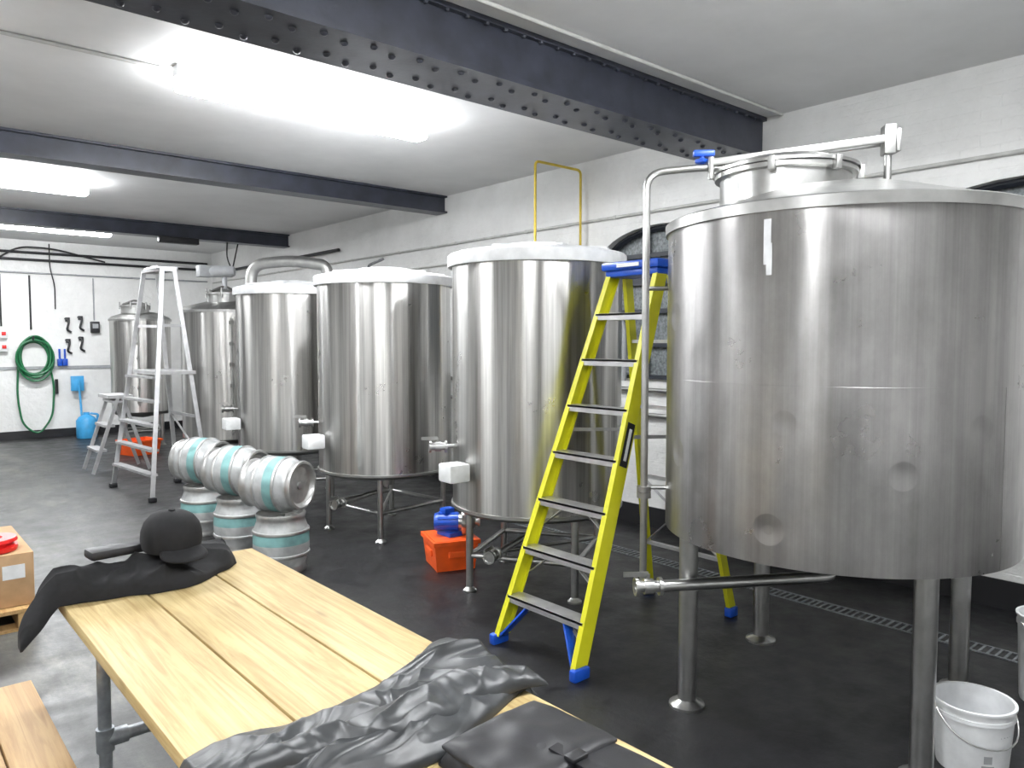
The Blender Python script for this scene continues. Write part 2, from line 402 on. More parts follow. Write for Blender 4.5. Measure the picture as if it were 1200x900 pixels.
bm = bmesh.new(); bm_tube(bm, [(3.2, 7.9, 2.1), (3.2, 7.9, 2.46), (3.5, 7.55, 2.5), (3.75, 7.25, 2.44), (3.75, 7.25, 2.24)], .06, 20, .2)
bm_lathe(bm, [(.06, 0), (.09, 0), (.09, .02), (.06, .02)], 24, T(3.75, 7.25, 2.25)); finish(bm, 'vent_elbow', M_steeld, R4)

def closed_tank(name, x, y, r, z0, z1, motor):
    R = root(name, (x, y, 0))
    bm = bmesh.new(); bm_lathe(bm, [(r, z0), (r, z1)], 128, T(x, y, 0)); finish(bm, 'shell', M_steelA, R)
    bm = bmesh.new()
    bm_lathe(bm, [(r, z0), (r-.05, z0-.05), (0, z0-.12)], 64, T(x, y, 0))
    bm_lathe(bm, [(r, z1-.03), (r+.015, z1-.03), (r+.015, z1), (r-.03, z1+.04), (r*.5, z1+.11), (0, z1+.13)], 64, T(x, y, 0))
    bm_lathe(bm, [(.2, z1+.08), (.2, z1+.19), (.225, z1+.19), (.225, z1+.21), (.1, z1+.25), (0, z1+.26)], 40, T(x-.1, y-.1, 0))
    bm_tube(bm, [(x-.3, y-.2, z1+.22), (x-.1, y-.1, z1+.30), (x+.12, y, z1+.22)], .015, 10, .05)
    for k in range(6):
        a = k*math.pi/3; bm_tube(bm, [(x-.1+.22*math.cos(a), y-.1+.22*math.sin(a), z1+.15), (x-.1+.22*math.cos(a), y-.1+.22*math.sin(a), z1+.26)], .012, 8)
    finish(bm, 'dome', M_steeld, R)
    legs(R, x, y, r-.07, z0, .026, .6)
    bm = bmesh.new(); a = math.radians(250)
    bx, by = x+(r+.03)*math.cos(a), y+(r+.03)*math.sin(a)
    bm_tube(bm, [(bx, by, z0+.1), (bx, by, z1-.1)], .012, 10)
    for k in range(6):
        z = z0+.15+k*(z1-z0-.3)/5; bm_box(bm, (bx, by, z), (.04, .05, .04))
    finish(bm, 'sight_tube', M_steel, R)
    if motor:
        bm = bmesh.new(); q = Vector((.8, -.6, 0)).to_track_quat('Z', 'Y').to_matrix().to_4x4()
        bm_lathe(bm, [(0, -.14), (.07, -.14), (.07, .1), (.05, .14), (0, .14)], 20, T(x-.12, y-.1, z1+.47) @ q)
        bm_box(bm, (x-.3, y+.0, z1+.47), (.16, .14, .14), None, .01)
        bm_tube(bm, [(x-.1, y-.1, z1+.22), (x-.1, y-.1, z1+.45)], .03, 12)
        finish(bm, 'agitator_motor', M_grey, R)
closed_tank('conditioning_tank', 3.5, 9.3, .57, .50, 2.02, True)
closed_tank('conditioning_tank', 3.45, 13.0, .44, .55, 2.0, False)

# big vessel
x, y, r, z0, z1 = 3.35, 1.63, .74, .79, 2.18
R1 = root('steel_mash_tank', (x, y, 0))
bm = bmesh.new(); bm_lathe(bm, [(r, z0), (r, z1)], 200, T(x, y, 0)); finish(bm, 'shell', M_steel1, R1, ang=60)
bm = bmesh.new()
bm_lathe(bm, [(r-.001, 1.4818), (r+.0006, 1.4828), (r+.0006, 1.4838), (r-.001, 1.4848)], 160, T(x, y, 0))
aa = math.radians(259); bm_bar(bm, (x+r*math.cos(aa), y+r*math.sin(aa), z0), (x+r*math.cos(aa), y+r*math.sin(aa), 1.48), .003, .003, (1, 0, 0))
finish(bm, 'weld_seams', M_steel1, R1, ang=60)
bm = bmesh.new()
bm_lathe(bm, [(r, z0+.004), (r-.004, z0), (r-.05, z0-.01), (.1, z0-.05), (0, z0-.05)], 96, T(x, y, 0))
finish(bm, 'base', M_steeld, R1)
bm = bmesh.new()
bm_lathe(bm, [(r, z1-.04), (r+.012, z1-.042), (r+.014, z1), (r+.004, z1+.006), (r-.03, z1+.012), (.32, z1+.13), (0, z1+.16)], 160, T(x, y, 0))
mx_, my_ = 3.3, 1.86
bm_lathe(bm, [(.29, z1+.02), (.29, z1+.22), (.315, z1+.225), (.315, z1+.245), (.29, z1+.25)], 72, T(mx_, my_, 0))
finish(bm, 'top_cone', M_steel, R1)
bm = bmesh.new()
bm_lathe(bm, [(.325, z1+.248), (.325, z1+.262), (.30, z1+.268), (.22, z1+.30), (.1, z1+.325), (0, z1+.33)], 72, T(mx_, my_, 0))
finish(bm, 'manway_lid', M_steel, R1)
bm = bmesh.new()
bm_bar(bm, (3.02, 2.07, 2.475), (3.52, 1.47, 2.555), .035, .02, (0, 0, 1), .004)
bm_bar(bm, (3.07, 2.11, 2.475), (3.57, 1.51, 2.555), .035, .02, (0, 0, 1), .004)
bm_bar(bm, (3.55, 1.45, 2.55), (3.60, 1.50, 2.55), .10, .02, (0, 0, 1), .004)
bm_box(bm, (3.53, 1.49, 2.55), (.05, .07, .13), Matrix.Rotation(-.87, 3, 'Z'), .006)
bm_tube(bm, [(3.53, 1.49, 2.27), (3.53, 1.49, 2.52)], .016, 12)
bm_tube(bm, [(3.53, 1.49, 2.33), (3.53, 1.49, 2.37)], .03, 12)
bm_box(bm, (3.53, 1.49, 2.29), (.09, .07, .03), None, .005)
bm_tube(bm, [(3.02, 2.07, 2.40), (3.02, 2.07, 2.50)], .014, 12)
bm_tube(bm, [(3.28, 1.82, 2.50), (3.28, 1.82, 2.53)], .03, 12)
for k in range(3):
    a = math.radians(200+k*50); bm_box(bm, (mx_+.325*math.cos(a), my_+.325*math.sin(a), z1+.235), (.03, .03, .06), Matrix.Rotation(a, 3, 'Z'), .004)
finish(bm, 'lid_clamp', M_steeld, R1)
legs(R1, x, y, .67, z0+.01, .042, math.atan2(.42, -.60)+0.02, False)
bm = bmesh.new()
bm_tube(bm, [(2.84, 2.30, .46), (2.84, 2.30, 2.44), (3.02, 2.10, 2.46), (3.2, 1.95, 2.46)], .017, 14, .08)
bm_lathe(bm, [(.017, 0), (.034, 0), (.034, .025), (.017, .025)], 20, T(2.84, 2.30, .9)); bm_lathe(bm, [(.017, 0), (.034, 0), (.034, .025), (.017, .025)], 20, T(2.84, 2.30, .93))
bm_tube(bm, [(2.84, 2.30, 1.9), (2.92, 2.22, 1.9)], .01, 8); bm_tube(bm, [(2.84, 2.30, .95), (2.92, 2.22, .95)], .01, 8)
finish(bm, 'transfer_pipe', M_steel, R1)
bm = bmesh.new(); bm_tube(bm, [(3.02, 2.12, 2.46), (3.02, 2.12, 2.52)], .012, 10)
bm_bar(bm, (2.99, 2.15, 2.525), (3.06, 2.08, 2.525), .03, .035, (0, 0, 1), .006); bm_box(bm, (3.02, 2.12, 2.49), (.05, .05, .02), None, .005)
finish(bm, 'blue_valve_handle', M_blue, R1)
bm = bmesh.new()
bm_tube(bm, [(3.3, 1.7, z0-.03), (3.3, 1.7, .62), (3.28, 1.56, .60), (2.62, 2.03, .58)], .026, 16, .08)
finish(bm, 'outlet_pipe', M_steel, R1); valve(R1, (2.58, 2.06, .58), (-.8, .6, 0))
bm = bmesh.new()
for a0, a1, za, zb in ((186, 188.2, 1.94, 2.11), (186.9, 188.6, 1.90, 2.02)):
    vs = []
    for zz in (za, zb): vs.append([bm.verts.new((x+(r+.002)*math.cos(a), y+(r+.002)*math.sin(a), zz)) for a in [math.radians(a0+(a1-a0)*k/3) for k in range(4)]])
    for k in range(3): bm.faces.new((vs[0][k], vs[0][k+1], vs[1][k+1], vs[1][k]))
finish(bm, 'tape_label', M_tape, R1)

# ------------------------------------------------------------------ yellow step ladder
R = root('yellow_stepladder', (3.2, 2.8, 0))
FX, TX, BX, ZT = 2.60, 3.38, 3.92, 2.06
f0 = [(FX, 2.50), (FX, 3.11)]; t0 = [2.62, 2.98]
def rail(i, z):
    k = z/ZT; return Vector((FX+(TX-FX)*k, f0[i][1]+(t0[i]-f0[i][1])*k, z))
bm = bmesh.new()
for i in (0, 1):
    sgn = 1 if i == 0 else -1
    p0, p1 = rail(i, .05), rail(i, ZT)
    bm_bar(bm, p0, p1, .085, .008, (1, 0, 0))
    for o in (-.04, .04):
        d = Vector((o, sgn*.012, 0)); bm_bar(bm, p0+d, p1+d, .008, .032, (1, 0, 0))
    q0 = Vector((BX, 2.50 if i == 0 else 3.12, .04)); q1 = Vector((TX+.10, t0[i]+sgn*.02, ZT-.02))
    bm_bar(bm, q0, q1, .06, .026, (1, 0, 0))
finish(bm, 'rails', M_yellow, R, smooth=False)
bm = bmesh.new()
for k in range(1, 8):
    z = ZT*k/8; a, b = rail(0, z), rail(1, z)
    bm_box(bm, ((a.x+b.x)/2, (a.y+b.y)/2, z), (.095, b.y-a.y-.02, .012)); bm_box(bm, (a.x-.044, (a.y+b.y)/2, z-.013), (.007, b.y-a.y-.02, .036)); bm_box(bm, (a.x+.044, (a.y+b.y)/2, z-.013), (.007, b.y-a.y-.02, .036))
    if k in (1, 2, 3):
        bm_bar(bm, (a.x, a.y+.02, z-.14), (a.x, a.y+.20, z-.01), .02, .006, (1, 0, 0)); bm_bar(bm, (b.x, b.y-.02, z-.14), (b.x, b.y-.20, z-.01), .02, .006, (1, 0, 0))
def rr_(i, z):
    k = z/(ZT-.02); y0_ = 2.50 if i == 0 else 3.12; y1_ = 2.64 if i == 0 else 2.96
    return Vector((BX+(TX+.10-BX)*k, y0_+(y1_-y0_)*k, z))
for z in (.35, .8, 1.25, 1.65): bm_bar(bm, rr_(0, z), rr_(1, z), .03, .02, (1, 0, 0))
bm_bar(bm, rr_(0, .35), rr_(1, .8), .02, .006, (1, 0, 0)); bm_bar(bm, rr_(1, .35), rr_(0, .8), .02, .006, (1, 0, 0))
for i in (0, 1): bm_bar(bm, rail(i, 1.15), rr_(i, 1.1), .02, .006, (0, 0, 1))
finish(bm, 'treads', M_alu, R, smooth=False)
bm = bmesh.new()
bm_box(bm, (TX+.04, 2.80, ZT+.02), (.24, .42, .05), None, .015); bm_box(bm, (TX+.04, 2.80, ZT-.02), (.20, .38, .04), None, .01)
for i in (0, 1):
    s = 1 if i == 0 else -1; p = rail(i, 0)
    bm_box(bm, (p.x+.01, p.y, .03), (.11, .045, .06), None, .01)
    bm_bar(bm, (p.x+.01, p.y+s*.03, .05), (p.x+.09, p.y+s*.17, .235), .055, .012, (1, 0, 0), .003)
    bm_box(bm, (BX, 2.50 if i == 0 else 3.12, .03), (.08, .05, .06), None, .01)
finish(bm, 'blue_cap_and_feet', M_blue, R)
bm = bmesh.new(); a, b = rail(0, 1.0), rail(0, 1.22); a.y -= .007; b.y -= .007; bm_bar(bm, a, b, .055, .004, (1, 0, 0)); finish(bm, 'label', M_black, R)
bm = bmesh.new(); a, b = rail(0, 1.03), rail(0, 1.19); a.y -= .010; b.y -= .010; bm_bar(bm, a, b, .02, .002, (1, 0, 0)); finish(bm, 'label_lettering', M_wpaint, R)
bm = bmesh.new(); a, b = Vector((TX-.085, 2.72, ZT+.02)), Vector((TX-.085, 2.88, ZT+.02)); bm_bar(bm, a, b, .006, .02, (1, 0, 0)); finish(bm, 'cap_label', M_wpaint, R)

# ------------------------------------------------------------------ aluminium platform ladder
R = root('platform_stepladder', (2.5, 8.8, 0)); bm = bmesh.new()
A0, A1 = Vector((2.25, 8.22, .02)), Vector((2.15, 9.35, .02)); A2, A3 = Vector((2.50, 8.55, 2.42)), Vector((2.46, 9.08, 2.42))
B0, B1 = Vector((2.86, 8.32, .02)), Vector((2.80, 9.20, .02)); B2, B3 = Vector((2.62, 8.55, 2.42)), Vector((2.60, 9.08, 2.42))
for p, q in ((A0, A2), (A1, A3), (B0, B2), (B1, B3)): bm_bar(bm, p, q, .045, .025, (1, 0, 0), .003)
for k in range(1, 6):
    t = k*.52/5; a, b = A0.lerp(A2, t), A1.lerp(A3, t); bm_bar(bm, a, b, .09, .025, (1, 0, 0))
a, b = A0.lerp(A2, .54), A1.lerp(A3, .54)
bm_box(bm, ((a.x+2.74)/2, (a.y+b.y)/2, a.z), (.42, b.y-a.y, .035))
for t in (.12, .34): bm_bar(bm, B0.lerp(B2, t), B1.lerp(B3, t), .03, .02, (0, 0, 1))
bm_bar(bm, B0.lerp(B2, .12), B1.lerp(B3, .34), .02, .01, (1, 0, 0))
bm_bar(bm, A2, A3, .05, .03, (1, 0, 0)); bm_bar(bm, B2, B3, .05, .03, (1, 0, 0)); bm_bar(bm, A2, B2, .04, .03, (0, 0, 1)); bm_bar(bm, A3, B3, .04, .03, (0, 0, 1))
for t in (.75,):
    bm_bar(bm, A0.lerp(A2, t), B0.lerp(B2, t), .03, .02, (0, 0, 1)); bm_bar(bm, A1.lerp(A3, t), B1.lerp(B3, t), .03, .02, (0, 0, 1))
bm_box(bm, (2.56, 8.81, 2.44), (.22, .5, .04), None, .01)
finish(bm, 'frame', M_alu, R, smooth=False)
bm = bmesh.new()
for p in (A0, A1, B0, B1): bm_box(bm, (p.x, p.y, .025), (.08, .05, .05), None, .008)
finish(bm, 'feet', M_black, R)
R = root('step_stool', (2.3, 10.6, 0)); bm = bmesh.new()
for yy in (10.3, 10.8):
    bm_bar(bm, (2.15, yy, .02), (2.45, yy, .95), .04, .025, (1, 0, 0)); bm_bar(bm, (2.8, yy, .02), (2.5, yy, .95), .04, .025, (1, 0, 0))
for k in (1, 2, 3): bm_box(bm, (2.15+.1*k, 10.55, .3*k), (.12, .5, .03))
bm_box(bm, (2.48, 10.55, .96), (.28, .54, .04))
finish(bm, 'frame', M_alu, R, smooth=False)

# ------------------------------------------------------------------ casks
CP = [(0, .03), (.13, .03), (.15, .015), (.155, 0), (.172, 0), (.176, .012), (.172, .03), (.168, .05), (.180, .085), (.190, .115), (.200, .118), (.203, .128), (.200, .138), (.194, .141), (.197, .165), (.198, .21)]
CPf = CP+[(r_, .42-z_) for r_, z_ in reversed(CP[:-1])]
def cmi(i):
    z = (CPf[i][1]+CPf[i+1][1])/2
    if .138 < z < .195: return 1
    if .195 <= z < .285: return 2
    if .05 < z < .118: return 1
    if .30 < z < .37: return 1
    return 0
def cask(p, axis=None):
    R = root('beer_cask', p); m = T(*p)
    if axis is not None:
        q = Vector(axis).normalized().to_track_quat('Z', 'Y').to_matrix().to_4x4(); m = T(*p) @ q @ T(0, 0, -.21)
    bm = bmesh.new(); bm_lathe(bm, CPf, 56, m, [cmi(i) for i in range(len(CPf)-1)])
    finish(bm, 'barrel', [M_caskm, M_caskw, M_teal], R, ang=35)
    bm = bmesh.new(); bm_lathe(bm, [(.03, .38), (.03, .40), (.015, .405), (0, .40)], 20, m)
    bm_lathe(bm, [(.0, .402), (.025, .40), (.028, .385)], 20, m @ T(.1, 0, -.008)); finish(bm, 'bung', M_caskm, R)
for yy, xx in ((5.17, 2.28), (5.92, 2.27), (6.62, 2.24)):
    cask((xx, yy, 0)); cask((xx-.01, yy+.02, .42+.203), (.52, -.85, .0))

# ------------------------------------------------------------------ pump on orange crate
cx, cy = 3.27, 4.46; q = Matrix.Rotation(-.35, 3, 'Z')
R = root('orange_crate', (cx, cy, 0)); bm = bmesh.new()
def tub(bm, cx, cy, w, d, h, q, t=.012):
    def pt(sx, sy, z, k): return Vector((cx, cy, z))+q @ Vector((sx*(w/2*k), sy*(d/2*k), 0))
    cs = [(-1, -1), (1, -1), (1, 1), (-1, 1)]
    lv = [(0, .86), (h, 1.0), (h, 1.06), (h-.03, 1.06), (h-.03, 1.02)]
    rings = [[bm.verts.new(pt(*c, z, k)) for c in cs] for z, k in lv]
    inn = [[bm.verts.new(pt(*c, z, k)) for c in cs] for z, k in [(h, .95), (.015, .82)]]
    for a, b in zip(rings, rings[1:]):
        for k in range(4): bm.faces.new((a[k], a[(k+1) % 4], b[(k+1) % 4], b[k]))
    for k in range(4):
        bm.faces.new((rings[1][k], rings[1][(k+1) % 4], inn[0][(k+1) % 4], inn[0][k])); bm.faces.new((inn[0][k], inn[0][(k+1) % 4], inn[1][(k+1) % 4], inn[1][k]))
    bm.faces.new(rings[0]); bm.faces.new(inn[1])
tub(bm, cx, cy, .33, .36, .22, q)
bm_box(bm, (cx, cy, .215), (.31, .34, .015), q)
bm_box(bm, Vector((cx, cy, .12))+q @ Vector((-.16, 0, 0)), (.02, .16, .05), q, .008)
bm_box(bm, Vector((cx, cy, .12))+q @ Vector((0, -.175, 0)), (.12, .02, .05), q, .008)
finish(bm, 'crate', M_orange, R, smooth=False)
px_, py_ = cx+.03, cy-.02
R = root('pump', (px_, py_, .223)); bm = bmesh.new()
ax = Vector((.75, -.65, 0)).normalized(); qm = ax.to_track_quat('Z', 'Y').to_matrix().to_4x4(); PC = Vector((px_, py_, .32))
bm_lathe(bm, [(0, -.15), (.06, -.15), (.068, -.13), (.068, .03), (0, .03)], 24, T(*PC) @ qm)
for k in range(10):
    a = k*math.pi/5; o = qm @ Vector((.07*math.cos(a), .07*math.sin(a), -.05)); bm_bar(bm, PC+o-ax*.07, PC+o+ax*.07, .006, .018, tuple(o.normalized()+Vector((0, 0, .001))))
bm_box(bm, PC+Vector((-.03, .02, -.08)), (.12, .16, .03)); bm_box(bm, PC+Vector((-.04, .04, .085)), (.09, .07, .04), None, .008)
finish(bm, 'motor', M_blue, R)
bm = bmesh.new(); bm_lathe(bm, [(0, .03), (.06, .03), (.06, .05), (.095, .055), (.095, .08), (.08, .12), (.04, .15), (.022, .15), (.022, .17), (.035, .17), (.035, .185), (0, .185)], 32, T(*PC) @ qm)
p = PC+ax*.08; bm_tube(bm, [p+Vector((0, 0, .08)), p+Vector((0, 0, .13))], .02, 12); bm_tube(bm, [p+Vector((0, 0, -.02)), (p.x, p.y, .226)], .02, 10)
finish(bm, 'pump_head', M_steel, R)

# ------------------------------------------------------------------ scaffold-board table
R = root('wooden_table', (.9, 1.9, 0))
xs = [.50, .757, 1.02, 1.28]; ends = [3.04, 3.05, 3.20]
for i in range(3):
    bm = bmesh.new(); bm_box(bm, ((xs[i]+xs[i+1])/2, (ends[i]+.55)/2, .73), (xs[i+1]-xs[i]-.007, ends[i]-.55, .04), None, .004); finish(bm, 'board_%d' % (i+1), M_wood[i], R)
bm = bmesh.new()
for yy in (2.82, .80):
    for xx in (.60, 1.17):
        bm_tube(bm, [(xx, yy, .01), (xx, yy, .70)], .0215, 16); bm_lathe(bm, [(0, 0), (.05, 0), (.05, .01), (.03, .012), (.03, .05), (.021, .05)], 20, T(xx, yy, 0))
        bm_tube(bm, [(xx, yy, .245), (xx, yy, .325)], .029, 16)
        bm_tube(bm, [(xx, yy, .64), (xx, yy, .708)], .029, 16); bm_lathe(bm, [(.03, .70), (.055, .70), (.055, .709), (0, .709)], 20, T(xx, yy, 0))
    bm_tube(bm, [(.60, yy, .285), (1.17, yy, .285)], .0215, 16)
    for s, xx in ((1, .60), (-1, 1.17)): bm_tube(bm, [(xx, yy, .285), (xx+s*.07, yy, .285)], .029, 16)
    bm_tube(bm, [(.60, yy, .67), (1.17, yy, .67)], .0215, 16)
bm_tube(bm, [(.885, .80, .285), (.885, 2.82, .285)], .0215, 16)
finish(bm, 'tube_frame', M_galv, R)
R = root('wooden_bench', (.25, 2.0, 0))
for i, (a, b) in enumerate(((.285, .43), (.135, .28), (-.015, .13))):
    bm = bmesh.new(); bm_box(bm, ((a+b)/2, 1.95, .43), (b-a, 2.3, .04), None, .004); finish(bm, 'board_%d' % (i+1), M_bench, R)
bm = bmesh.new()
for yy in (2.85, 1.0):
    for xx in (.06, .34): bm_tube(bm, [(xx, yy, 0), (xx, yy, .41)], .0215, 14)
    bm_tube(bm, [(.06, yy, .15), (.34, yy, .15)], .0215, 12); bm_tube(bm, [(.06, yy, .39), (.34, yy, .39)], .0215, 12)
finish(bm, 'tube_frame', M_galv, R)

# ------------------------------------------------------------------ fabric
def resample(P, n):
    P = [Vector(p) for p in P]; m = len(P)-1; out = []
    for i in range(n+1):
        s = i/n*m; k = min(int(s), m-1); t = s-k
        p0 = P[max(k-1, 0)]; p1 = P[k]; p2 = P[k+1]; p3 = P[min(k+2, m)]
        out.append(.5*((2*p1)+(p2-p0)*t+(2*p0-5*p1+4*p2-p3)*t*t+(3*p1-p0-3*p2+p3)*t**3))
    return out
def ridge(v):
    return 1-min(1, (abs(noise.noise(v))*2.2))**.8
def fabric(R, name, A, B, thick, mat, zf, nu=240, nv=120, seed=0, stretch=(1, 1), fine=1.0, dirn=(1, 0), base=.3):
    A = resample(A, nu); B = resample(B, nu); bm = bmesh.new(); top = []; bot = []
    dx, dy = dirn
    for i in range(nu+1):
        rt = []; rb = []
        for j in range(nv+1):
            s, t = i/nu, j/nv; p = A[i]*(1-t)+B[i]*t
            edge = (math.sin(math.pi*t)**.4)*((max(0, math.sin(math.pi*s)))**.3) if 0 < t < 1 else 0
            al = p.x*dx+p.y*dy; ac = -p.x*dy+p.y*dx
            w = noise.noise(Vector((p.x*2.5, p.y*2.5, seed)))*.14
            w2 = noise.noise(Vector((p.x*2.5, p.y*2.5, seed+31)))*.10
            v = Vector(((al+w)*stretch[0], (ac+w2)*stretch[1], seed*3.7))
            v2 = Vector(((al+ac*.8+w)*stretch[1]*.9, (ac-al*.6+w2)*stretch[0]*1.4, seed*1.7))
            h = .55*(.5+.5*noise.noise(v*.8+Vector((3, 3, 3))))+.40*ridge(v)**1.5+.15*fine*ridge(v*2.3+Vector((5, 1, 2)))+.20*fine*ridge(v2)**1.5
            h = max(0, h)
            ox = noise.noise(Vector((p.x*9, p.y*9, seed+4)))*.020; oy = noise.noise(Vector((p.x*9, p.y*9, seed+9)))*.020
            zb = zf(p.x, p.y)
            rt.append(bm.verts.new((p.x+ox, p.y+oy, zb+.004+edge*thick*(base+(1-base)*h))))
            rb.append(bm.verts.new((p.x+ox, p.y+oy, zb+.001)))
        top.append(rt); bot.append(rb)
    for i in range(nu):
        for j in range(nv):
            bm.faces.new((top[i][j], top[i+1][j], top[i+1][j+1], top[i][j+1])); bm.faces.new((bot[i][j], bot[i][j+1], bot[i+1][j+1], bot[i+1][j]))
    for i in range(nu):
        for j in (0, nv): bm.faces.new((top[i][j], top[i+1][j], bot[i+1][j], bot[i][j]))
    for j in range(nv):
        for i in (0, nu): bm.faces.new((top[i][j], top[i][j+1], bot[i][j+1], bot[i][j]))
    return finish(bm, name, mat, R, ang=180)
def zf1(x, y):
    z = .751
    if x > 1.285: z -= (x-1.285)*.9
    if x < .495: z -= (.495-x)*1.0
    return z
R = root('leather_jacket', (.9, 1.5, .75))
fabric(R, 'body', [(.45, 1.62), (.60, 1.65), (.74, 1.62), (.95, 1.64), (1.10, 1.71), (1.25, 1.79), (1.38, 1.77)],
       [(.44, 1.52), (.60, 1.40), (.75, 1.31), (.92, 1.29), (1.06, 1.34), (1.22, 1.39), (1.38, 1.47)], .080, M_leather, zf1, seed=2, stretch=(2.4, 9), dirn=(.90, .43), fine=1.1)
fabric(R, 'sleeve', [(.56, 1.53), (.7, 1.50), (.9, 1.50), (1.1, 1.53), (1.30, 1.50)],
       [(.54, 1.47), (.70, 1.40), (.9, 1.36), (1.12, 1.40), (1.32, 1.37)], .075, M_leather, lambda x, y: .768, seed=7, stretch=(8, 4), dirn=(.96, .1), nu=160, nv=70, fine=1.0, base=.4)
# shoulder bag
R = root('shoulder_bag', (1.07, 1.05, .75))
q = Matrix.Rotation(math.radians(4), 3, 'Z')
def slab(bm, c, w, d, h, q, puff):
    n = 30; top = []; bot = []
    for i in range(n+1):
        a = []; b = []
        for j in range(n+1):
            s, t = i/n*2-1, j/n*2-1
            k = (max(0, 1-abs(s)**8)*max(0, 1-abs(t)**8))**.5
            rr = 1-.05*(abs(s*t))**3
            o = q @ Vector((s*w/2*rr, t*d/2*rr, 0)); nz = noise.noise(Vector((s*1.8, t*1.8, 3)))*puff
            a.append(bm.verts.new((c[0]+o.x, c[1]+o.y, c[2]+.006+k*(h+nz)))); b.append(bm.verts.new((c[0]+o.x, c[1]+o.y, c[2])))
        top.append(a); bot.append(b)
    for i in range(n):
        for j in range(n):
            bm.faces.new((top[i][j], top[i+1][j], top[i+1][j+1], top[i][j+1])); bm.faces.new((bot[i][j], bot[i][j+1], bot[i+1][j+1], bot[i+1][j]))
    for i in range(n):
        for j in (0, n):
            bm.faces.new((top[i][j], top[i+1][j], bot[i+1][j], bot[i][j])); bm.faces.new((top[j][i], top[j][i+1], bot[j][i+1], bot[j][i]))
bm = bmesh.new(); slab(bm, (1.065, 1.06, .752), .31, .48, .038, q, .010); finish(bm, 'body', M_bag, R, ang=60)
bm = bmesh.new(); slab(bm, (1.06, 1.16, .788), .30, .26, .010, q, .010); finish(bm, 'flap', M_bag, R, ang=60)
bm = bmesh.new(); bm_bar(bm, (1.07, 1.10, .806), (1.085, .96, .797), .03, .005, (1, 0, 0)); bm_box(bm, (1.077, 1.04, .808), (.045, .03, .010), None, .004)
finish(bm, 'strap_and_buckle', M_black, R)
# black jacket, far end
def zf2(x, y):
    z = .751
    if x < .495: z -= min(.11, (.495-x)*.9)
    return z
R = root('black_jacket', (.8, 2.95, .75))
fabric(R, 'body', [(.385, 2.96), (.44, 3.03), (.55, 3.05), (.75, 3.05), (.92, 3.08), (1.05, 3.16), (1.16, 3.19)],
       [(.365, 2.85), (.42, 2.87), (.50, 2.90), (.68, 2.87), (.85, 2.83), (.98, 2.88), (1.14, 3.01)], .150, M_cloth, zf2, seed=11, stretch=(3.5, 6), nu=160, nv=80)
bm = bmesh.new(); bm_box(bm, (.70, 3.02, .885), (.20, .09, .035), Matrix.Rotation(.1, 3, 'Z'), .012); finish(bm, 'pouch', M_bag, R)
# cap
CZ = .880
CX, CY = .875, 2.97
R = root('peaked_cap', (CX, CY, CZ)); bm = bmesh.new()
pr = [(.101, 0), (.105, .03), (.103, .06), (.094, .09), (.073, .117), (.04, .133), (.012, .138), (.010, .144), (0, .145)]
bm_lathe(bm, pr, 48, T(CX, CY, CZ) @ Matrix.Rotation(.12, 4, 'X'))
for v in bm.verts:
    a = math.atan2(v.co.y-CY, v.co.x-CX); v.co.x += .004*math.cos(a)*abs(math.sin(3*a)); v.co.y += .004*math.sin(a)*abs(math.sin(3*a))
finish(bm, 'crown', M_cloth, R)
bm = bmesh.new(); n = 16; g = []
for i in range(n+1):
    a = math.radians(-130+100*i/n); row = []
    e = math.sin(math.pi*i/n)**.6
    for j in range(5):
        k = j/4; rr = .100+.07*k*e; row.append(bm.verts.new((CX+rr*math.cos(a), CY+rr*math.sin(a), CZ+.01-.035*k*e-.012*abs(i/n-.5)*2*k)))
    g.append(row)
for i in range(n):
    for j in range(4): bm.faces.new((g[i][j], g[i+1][j], g[i+1][j+1], g[i][j+1]))
o = finish(bm, 'brim', M_cloth, R); md = o.modifiers.new('s', 'SOLIDIFY'); md.thickness = .004

# ------------------------------------------------------------------ cardboard box on pallet
R = root('wooden_pallet', (.25, 5.5, 0)); bm = bmesh.new()
for k in range(5): bm_box(bm, (.2, 5.08+k*.24, .115), (1.08, .12, .02))
for xx in (-.25, .2, .69): bm_box(bm, (xx, 5.56, .06), (.09, 1.08, .085))
for k in range(3): bm_box(bm, (.2, 5.08+k*.48, .01), (1.08, .1, .02))
finish(bm, 'slats', M_bench, R, smooth=False)
R = root('cardboard_box', (.35, 5.5, .126)); bm = bmesh.new()
bm_box(bm, (.40, 5.5, .28), (.68, .82, .305), None, .004); bm_box(bm, (.40, 5.5, .434), (.06, .82, .003)); finish(bm, 'carton', M_card, R)
mkbox('label', (.64, 5.087, .33), (.11, .003, .08), M_wpaint, R)
R = root('red_tape_reel', (.56, 5.24, .436)); bm = bmesh.new()
bm_lathe(bm, [(.06, 0), (.13, 0), (.135, .01), (.135, .03), (.11, .035), (.11, .05), (.135, .055), (.13, .075), (.06, .075), (.06, 0)], 32, T(.55, 5.24, .437)); finish(bm, 'reel', M_red, R)

